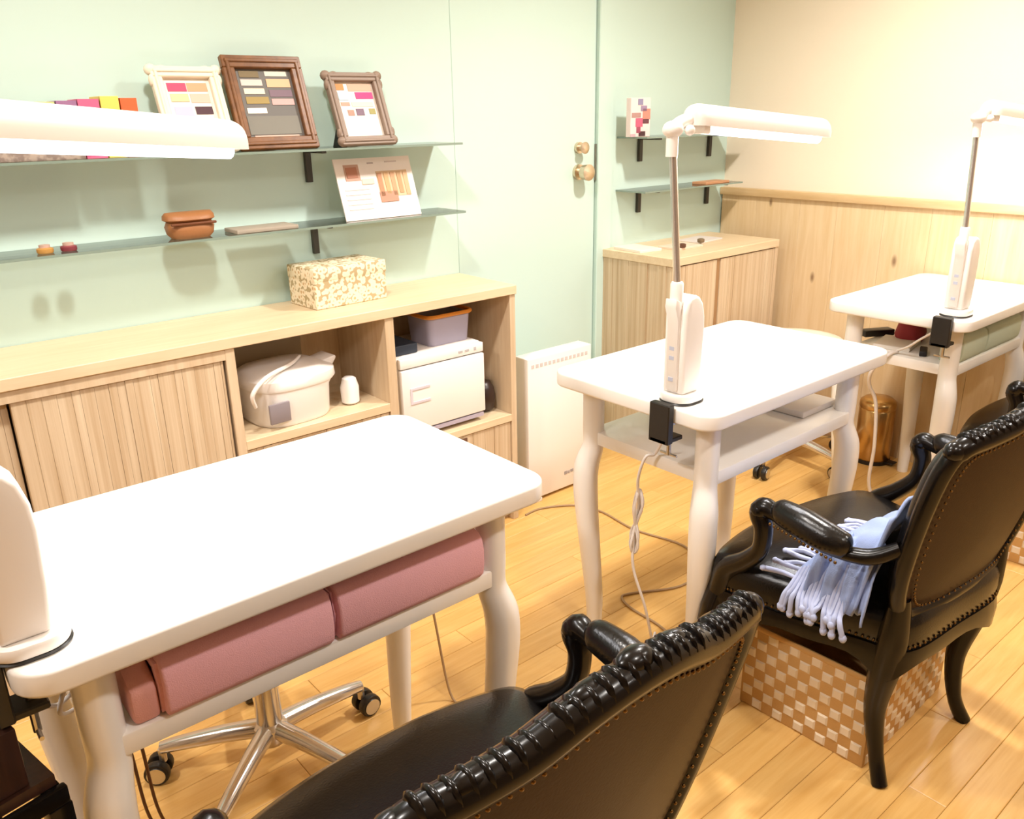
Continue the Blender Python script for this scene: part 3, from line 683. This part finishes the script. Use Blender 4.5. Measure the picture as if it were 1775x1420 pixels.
IV = mat('ivory_frame', 'efe4cd', .5); BR = wood('walnut_frame', '664022', '855830', (6, 6, 6), .35, 6); GY = mat('taupe_frame', '8d7868', .5)
frame('ornate ivory picture frame standing behind the lit lamp head', .822, S1, .168, .212, .026, IV, [(.08, .48, .80, .93, 'd0476a'), (.5, .93, .80, .93, 'e0a07a'), (.1, .48, .64, .76, 'd8c69a'), (.52, .93, .62, .76, 'e2b8a6'), (.12, .5, .36, .56, 'c9bde2'), (.56, .93, .44, .56, '4a2a34'), (.1, .9, .08, .3, 'ded2c8')], PAGE, ornate=True)
frame('large walnut picture frame with a dark page on the upper glass shelf', 1.026, S1, .218, .240, .031, BR, [(.08, .42, .88, .97, '7a6a4a'), (.53, .92, .90, .97, 'd9d2c4'), (.08, .45, .76, .85, 'd8c8c0'), (.53, .95, .74, .86, 'e6b48e'), (.1, .46, .64, .72, 'e6dcc4'), (.54, .95, .60, .70, '7c6672'), (.1, .5, .50, .60, 'a08a50'), (.55, .95, .48, .57, 'd6a6a2'), (.08, .42, .36, .44, 'ece6dc'), (.04, .96, .05, .32, '7d7a70'), (.1, .9, .0, .04, 'd0b0a0')], PAGEB)
frame('taupe ornate picture frame at the right end of the upper shelf', 1.292, S1, .172, .205, .024, GY, [(.04, .25, .86, .97, 'c88a50'), (.35, .95, .84, .97, 'd8a890'), (.06, .3, .68, .82, 'bcd8e2'), (.5, .95, .70, .82, 'c43a7c'), (.08, .3, .58, .64, 'c49a86'), (.35, .9, .56, .64, 'e4d8c0'), (.2, .36, .40, .50, 'b08a78'), (.42, .62, .40, .52, '7a6274'), (.76, .92, .42, .52, 'a0985a')], PAGE, ornate=True, foot=True)
# white card with a photo of hands
cd = thing('price_card', 'white printed card with photographs of hands leaning on the lower shelf', 'card', (1.33, -.115, S2))
al = math.asin(.055/.176); c_, s_ = math.cos(al), math.sin(al)
CP = lambda u, v, d: (u, v*s_-d*c_, v*c_+d*s_)
mb = MB(); mb.add([CP(u, v, d) for d in (0, .004) for u, v in ((-.128, 0), (.128, 0), (.128, .176), (-.128, .176))], [(3,2,1,0),(4,5,6,7),(0,1,5,4),(1,2,6,5),(2,3,7,6),(3,0,4,7)]); mb.build('card_board', mat('card_white', 'f1e8e2', .6), cd, smooth=0)
it = [(-.10, -.052, .112, .158, 'c29a86'), (-.095, -.06, .12, .15, 'b0765c'), (.002, .108, .06, .135, 'd8b894')]
it += [(.004+.022*k, .018+.022*k, .062+.006*(k % 2), .130, ('b98562', 'c9a070', 'c79872', 'b9936a', 'cfa982')[k]) for k in range(5)]
it += [(.0, .06, .045, .075, 'c08a72'), (-.05, -.01, .10, .115, 'e6d9b8'), (-.02, .0, .158, .162, 'b8a8a4'), (.04, .08, .16, .163, 'c8b8b4')]
it += [(-.11, -.03, .085-.014*k, .088-.014*k, 'd8ccc8') for k in range(5)]
base_d = [0]
def cplane(u, v, d): return CP(u, v, .0042+d+base_d[0])
for k, i_ in enumerate(it):
    base_d[0] = .0004*(k % 4)+ (.0004 if k > 2 else 0)
patches('printed_picture', cd, it[:1]+it[2:3]+it[10:], lambda u, v, d: CP(u, v, .0042+d))
patches('printed_detail', cd, it[1:2]+it[3:10], lambda u, v, d: CP(u, v, .0056+d))
# pouch
po = thing('leather_pouch', 'small tan leather pouch on the lower glass shelf', 'pouch', (.768, -.09, S2))
LT = mat('tan_leather', 'a06a3e', .45, bump=.3, bscale=120)
loft([(sup(.046, .030, 3), 0, 0), (sup(.056, .036, 3), .010, 0), (sup(.060, .036, 3), .028, 0), (sup(.056, .030, 2.6), .040, 0)]).build('pouch_body', LT, po, smooth=60)
loft([(sup(.054, .031, 2.6), .0405, 0), (sup(.064, .037, 2.6), .046, 0), (sup(.063, .034, 2.6), .056, 0), (sup(.058, .012, 2.2), .064, 0)]).build('pouch_flap', LT, po, smooth=60)
MB().box(-.057, .057, -.039, -.030, .034, .040).build('strap', mat('brown_strap', '6e3d1e', .5), po, bevel=.002)
# small sample things on the shelves
for k, (x, cl, nm) in enumerate(((.428, 'c8954e', 'amber'), (.478, '8a3f48', 'dark red'))):
    t = thing('polish_sample', 'tiny %s nail polish sample on the left of the lower shelf' % nm, 'sample', (x, -.105, S2), 0, 'nail polish samples')
    MB().lathe([(.015, 0), (.018, .003), (.018, .011), (.012, .013)], 14).build('sample_pot', mat('pot_'+nm, cl, .3), t, smooth=50)
    MB().lathe([(.012, .0131), (.012, .019), (.004, .02)], 14).build('lid', mat('lid_'+nm, 'c8a898', .4), t, smooth=50)
bo = MB().box(.872, 1.045, -.135, -.05, S2, S2+.010).build('flat_booklet', mat('greyish_booklet', 'a89c8c', .6), bevel=.002); tag(bo, 'flat greyish booklet lying right of the pouch on the lower shelf', 'booklet')
gb = thing('patterned_box', 'low grey patterned box on the upper shelf behind the lamp head', 'box', (.43, -.085, S1))
def speck(name, c1, c2, sc):
    m = bpy.data.materials.new(name); m.use_nodes = True; nt = m.node_tree; b = nt.nodes['Principled BSDF']; tc = nt.nodes.new('ShaderNodeTexCoord'); v = nt.nodes.new('ShaderNodeTexNoise'); v.inputs['Scale'].default_value = sc
    cr = nt.nodes.new('ShaderNodeValToRGB'); cr.color_ramp.elements[0].position = .42; cr.color_ramp.elements[1].position = .58; cr.color_ramp.elements[0].color = lin(c1); cr.color_ramp.elements[1].color = lin(c2)
    nt.links.new(tc.outputs['Object'], v.inputs['Vector']); nt.links.new(v.outputs['Fac'], cr.inputs[0]); nt.links.new(cr.outputs[0], b.inputs['Base Color']); return m
GSP = speck('grey_damask', '8f8078', 'b5a69a', 70)
MB().box(-.18, .112, -.055, .055, 0, .05).build('box_body', GSP, gb, bevel=.003)
MB().box(-.183, .115, -.058, .058, .0505, .066).build('box_lid', GSP, gb, bevel=.003)
for k, (x0, x1, cl, nm, h_) in enumerate(((.45, .50, 'c2c98a', 'pale green', .056), (.503, .545, '9a6f96', 'purple', .058), (.547, .592, 'd6668c', 'pink', .062), (.595, .635, 'e8d268', 'yellow', .068), (.638, .675, 'd9683c', 'orange', .064))):
    zb = S1+.0665 if x1 < .55 else S1+.0002
    t = thing('sample_book', '%s sample booklet in the row on the upper shelf behind the lamp' % nm, 'booklet', ((x0+x1)/2, -.085, zb), 0, 'colour sample booklets')
    hh = h_ if x1 < .55 else h_+.0655
    MB().box(-(x1-x0)/2+.002, (x1-x0)/2-.002, -.04, .038, .002, hh-.002).build('pages', PAGE, t, smooth=0)
    MB().box(-(x1-x0)/2, -(x1-x0)/2+.0018, -.042, .04, 0, hh).box((x1-x0)/2-.0018, (x1-x0)/2, -.042, .04, 0, hh).box(-(x1-x0)/2, (x1-x0)/2, -.0435, -.0405, 0, hh).build('cover', mat('cover_'+nm, cl, .5), t, bevel=.0006, seg=1, smooth=0)
# corner shelves
bkk = thing('booklet_box', 'upright pink patterned booklet on the upper corner shelf', 'booklet', (2.462, -.085, 1.222), math.radians(-4))
MB().box(-.05, .05, -.012, .012, 0, .135).build('cover', mat('pale_pink_card', 'ecd8d4', .5), bkk, bevel=.001, seg=1, smooth=0)
patches('printed_picture', bkk, [(.35, .6, .82, .97, '8f8aa8'), (.5, .8, .66, .8, '9a84a0'), (.6, .98, .45, .72, 'd98a7a'), (.05, .5, .5, .62, 'b08a84'), (.25, .6, .26, .48, 'd0607c'), (.6, .92, .34, .46, '6a3f48'), (.3, .5, .1, .26, 'a04a60'), (.42, .75, .02, .14, '4a2a30'), (0, .25, .0, .08, 'c8a8b0')], lambda u, v, d: (-.05+.1*u, -.0122-d, .135*v))
for k, (x, nm) in enumerate(((2.952, 'left'), (2.985, 'right'))):
    t = thing('polish_bottle', 'tiny dark nail polish bottle on the upper corner shelf, %s of the two' % nm, 'bottle', (x, -.09, 1.222), 0, 'dark polish bottles on the corner shelf')
    MB().lathe([(.011, 0), (.013, .003), (.013, .022), (.006, .027)], 14).build('bottle_glass', mat('dark_plum', '5a3238', .2), t, smooth=50)
    MB().lathe([(.006, .027), (.0065, .046), (.003, .047)], 12).build('cap', mat('pale_cap', 'e8dcd6', .4), t, smooth=50)
tb = MB().box(2.83, 2.985, -.13, -.06, 1.028, 1.037).build('sample_strip', mat('peach_strip', 'c9946c', .5), bevel=.001, seg=1); tag(tb, 'flat peach sample strip on the lower corner shelf', 'sample')
for k, (x, y, w_, d_, h_, cl, lb) in enumerate(((2.44, -.12, .11, .15, .010, 'e9e0d2', 'white leaflet lying at the left of the corner cabinet top'), (2.60, -.20, .15, .10, .008, 'e6cdb8', 'peach leaflet lying in the middle of the corner cabinet top'), (2.80, -.14, .16, .11, .006, 'd9d0ca', 'grey leaflet lying at the right of the corner cabinet top'))):
    o = MB().box(-w_/2, w_/2, -d_/2, d_/2, 0, h_).build('leaflet', mat('leaflet_'+cl, cl, .6), bevel=.001, seg=1); o.location = (x, y, cz); o.rotation_euler = (0, 0, .1*k-.1); tag(o, lb, 'leaflet')
for k, (x, y, cl, nm) in enumerate(((2.553, -.245, '5a3a2c', 'dark brown'), (2.705, -.215, '7d6a52', 'olive brown'))):
    o = MB().lathe([(.011, 0), (.014, .003), (.014, .013), (.008, .016)], 14, (0, 0, 0)).build('sample_pot', mat('pot_'+nm, cl, .4), smooth=50); o.location = (x, y, cz+.0085); tag(o, 'tiny %s sample pot on the corner cabinet' % nm, 'sample')
# ------------------------------------------------------------------ towels
PINK = mat('pink_towel', 'eab2bc', .95, bump=.5, bscale=600); PGRN = mat('pale_green_towel', 'c6ceb6', .95, bump=.5, bscale=600)
def towel(label, x0, x1, yf, yb_, z0, z1, mt, grp):
    t = thing('folded_towel', label, 'towel', ((x0+x1)/2, yf, z0), 0, grp)
    a = (x1-x0)/2; h = z1-z0; d = yb_-yf
    prof = [(d, 0), (.012, 0), (.003, h*.12), (0, h*.35), (0, h*.65), (.004, h*.86), (.014, h*.97), (.03, h), (d, h)]
    MB().prism(prof, -a, a, 'x').build('towel_body', mt, t, bevel=.004, seg=2, smooth=60)
    MB().prism([(d*.9, .004), (.02, .004), (.012, h*.5), (.02, h*.9), (d*.9, h*.92), (d*.9, h*.80), (.032, h*.78), (.026, h*.5), (.032, .02), (d*.9, .018)], -a-.004, a+.004, 'x').build('fold', mt, t, smooth=60)
    return t
towel('pink folded towel on the left of the nearest desk shelf', .225, .465, -1.302, -1.12, .5855, .672, PINK, 'pink towels')
towel('pink folded towel on the right of the nearest desk shelf', .475, .742, -1.302, -1.12, .5855, .672, PINK, 'pink towels')
lt = MB(); lt.prism([(0, 0), (.10, 0), (.10, .07), (.06, .085), (.0, .05)], .186, .221, 'x'); lt = lt.build('pink_cloth', mat('pale_pink_cloth', 'dfa39a', .95, bump=.4, bscale=500), bevel=.008, seg=2); lt.location = (0, -1.285, .5855); tag(lt, 'pale pink cloth bunched beside the left pink towel', 'cloth')
towel('pale green folded towel on the left of the farthest desk shelf', 2.552, 2.72, -1.305, -1.235, .5855, .672, PGRN, 'green towels')
towel('pale green folded towel on the right of the farthest desk shelf', 2.728, 2.985, -1.305, -1.235, .5855, .672, PGRN, 'green towels')
# ------------------------------------------------------------------ things on the desk shelves
tray = MB(); tray.box(1.80, 1.955, -1.24, -1.13, .5855, .602); tray = tray.build('white_box', PLAST, bevel=.003); tag(tray, 'flat white box at the right of the middle desk shelf', 'box')
rp = thing('red_pouch', 'dark red cosmetic pouch on the shelf of the farthest desk', 'pouch', (2.74, -1.06, .5855), .3)
loft([(sup(.07, .04, 3), 0, 0), (sup(.078, .046, 3), .02, 0), (sup(.07, .036, 3), .06, 0), (sup(.06, .012, 2.4), .078, 0)]).build('pouch_body', mat('dark_red_cloth', 'a3343a', .7), rp, smooth=60)
MB().tube([(-.058, 0, .079), (.058, 0, .079)], .004, n=8).build('zipper', mat('olive_zip', '8d8a4e', .5), rp)
bc = MB().box(-.055, .055, -.02, .02, 0, .022).build('black_case', BLACKP, bevel=.004); bc.location = (2.70, -.965, .5855); bc.rotation_euler = (0, 0, -.5); tag(bc, 'black slim case on the farthest desk shelf, behind the papers', 'case')
wp = MB().box(-.07, .07, -.055, .055, 0, .012).build('paper_stack', PAGE, bevel=.001, seg=1); wp.location = (2.63, -1.07, .5855); wp.rotation_euler = (0, 0, .2); tag(wp, 'white paper stack on the farthest desk shelf', 'paper')
rm = MB().box(-.035, .035, -.011, .011, 0, .016).build('remote_control', BLACKP, bevel=.003); rm.location = (2.585, -1.175, .5855); rm.rotation_euler = (0, 0, .4); tag(rm, 'small black remote at the front of the farthest desk shelf', 'remote')
# ------------------------------------------------------------------ gold waste bin
gbin = thing('pedal_bin', 'gold metal waste bin under the farthest desk', 'waste bin', (3.03, -.85, 0))
MB().lathe([(.062, 0), (.066, .004), (.066, .215), (.062, .22), (.01, .22)], 28).build('bin_body', GOLD, gbin, smooth=50)
MB().lathe([(.0665, .2205), (.068, .228), (.066, .245), (.05, .258), (.01, .262)], 28).build('bin_lid', GOLD, gbin, smooth=50)
MB().lathe([(.068, 0), (.069, .012), (.0665, .014), (.0665, .002)], 28).build('base_ring', BLACKP, gbin)
MB().box(-.02, .02, -.095, -.062, .008, .014).build('pedal', BLACKP, gbin, bevel=.002)
# ------------------------------------------------------------------ dark side table at the left edge
st = thing('dark_side_table', 'dark brown wooden cabinet on black frame at the left edge beside the nearest desk', 'cabinet', (.03, -1.30, 0), math.radians(12))
MB().box(-.42, .035, .005, .30, .575, .658).build('cabinet_body', DARKW, st, bevel=.003)
MB().box(-.42, .068, -.012, .0, .535, .560).build('frame_rail', LACQ, st, bevel=.003)
MB().box(-.42, .068, .30, .312, .535, .560).build('frame_rail', LACQ, st, bevel=.003)
MB().box(.040, .064, .0, .30, .535, .560).build('frame_rail', LACQ, st, bevel=.003)
MB().box(-.42, .06, 0, .30, .560, .575).build('base_panel', DARKW, st, smooth=0)
for x_ in (.043, -.40):
    for y_ in (-.012, .288): MB().box(x_-.002, x_+.026, y_, y_+.024, 0, .535).build('leg', LACQ, st, bevel=.002)
# ------------------------------------------------------------------ cables
CWH = mat('white_cable', 'e8e0da', .5); CGY = mat('beige_cable', 'a88a66', .5); CBR = mat('brown_cable', '6a4428', .5)
def cable(name, label, P, r, m, seg=6):
    mb = MB(); S = spline(P, seg); mb.tube(S, r, n=7); o = mb.build(name, m, smooth=60); return tag(o, label, 'cable')
cable('lamp_cable', 'white lamp cable hanging below the middle desk to the floor', [(1.345, -1.17, .63), (1.346, -1.15, .592), (1.327, -1.14, .587), (1.322, -1.125, .53), (1.335, -1.118, .46), (1.33, -1.112, .38), (1.322, -1.12, .30), (1.335, -1.15, .2), (1.37, -1.15, .07), (1.42, -1.1, .006), (1.5, -1.05, .004)], .0035, CWH)
tie = MB()
for k in range(4):
    dx = .012*math.cos(k*1.6); dy = .012*math.sin(k*1.6)
    S = spline([(1.333, -1.12, .50), (1.333+dx, -1.118+dy, .46), (1.331+dx*.4, -1.115+dy*.4, .42), (1.33-dx, -1.113-dy, .36), (1.33, -1.113, .335), (1.33+dx*.5, -1.113+dy, .38), (1.332-dx*.4, -1.116-dy*.4, .43), (1.334-dx, -1.12-dy, .47)], 5, True)
    tie.tube(S, .003, n=6, closed=True)
tie = tie.build('cable_bundle', CWH, smooth=60); tag(tie, 'bundled loops of white cable tied below the middle desk', 'cable')
cable('floor_cable', 'beige cable running across the floor from heater to middle desk', [(1.70, -.30, .004), (1.778, -.30, .004), (1.883, -.366, .004), (1.912, -.465, .004), (1.897, -.624, .004), (1.93, -.801, .004), (1.86, -.92, .004), (1.734, -.948, .004), (1.60, -.88, .004), (1.561, -.875, .004), (1.54, -.93, .004), (1.534, -1.031, .004), (1.512, -1.12, .004)], .0035, CGY)
cable('hanging_cable', 'thin grey cable hanging behind the right end of the nearest desk', [(.905, -.86, .56), (.91, -.855, .40), (.925, -.87, .2), (.935, -.90, .02), (.94, -.95, .004), (.93, -1.0, .004)], .003, CGY)
for k, off in enumerate((0, .018)):
    cable('power_cord', ('brown power cord on the floor left of the stool, outer one', 'brown power cord on the floor left of the stool, inner one')[k], [(.215+off, -1.0, .547), (.235+off, -.95, .3), (.25+off, -.90, .12), (.275+off, -.86, .01), (.285+off*1.5, -.92, .004), (.27+off*2, -1.05, .004)], .003, CBR)
cable('lamp_cable', 'white looped lamp cable hanging under the left end of the nearest desk', [(.115, -1.245, .66), (.10, -1.20, .62), (.125, -1.16, .58), (.15, -1.19, .62), (.14, -1.22, .66), (.12, -1.20, .60), (.135, -1.15, .555), (.17, -1.12, .546)], .0032, CWH)
cable('lamp_cable', 'white lamp cable rising from the farthest desk shelf to its lamp', [(2.45, -1.26, .70), (2.47, -1.21, .66), (2.50, -1.16, .62), (2.53, -1.10, .59), (2.50, -1.03, .588)], .0035, CWH)
cable('adapter_cable', 'bundled white cables hanging below the farthest desk', [(2.53, -1.12, .593), (2.497, -1.11, .587), (2.485, -1.07, .53), (2.52, -1.05, .47), (2.56, -1.06, .40), (2.57, -1.07, .25), (2.59, -1.06, .1), (2.62, -1.1, .006), (2.68, -1.15, .005)], .006, CWH)
cable('corner_cable', 'white cable running down beside the farthest desk leg', [(2.62, -1.24, .547), (2.63, -1.25, .40), (2.625, -1.27, .3), (2.56, -1.26, .15), (2.5, -1.22, .01)], .0035, CGY)
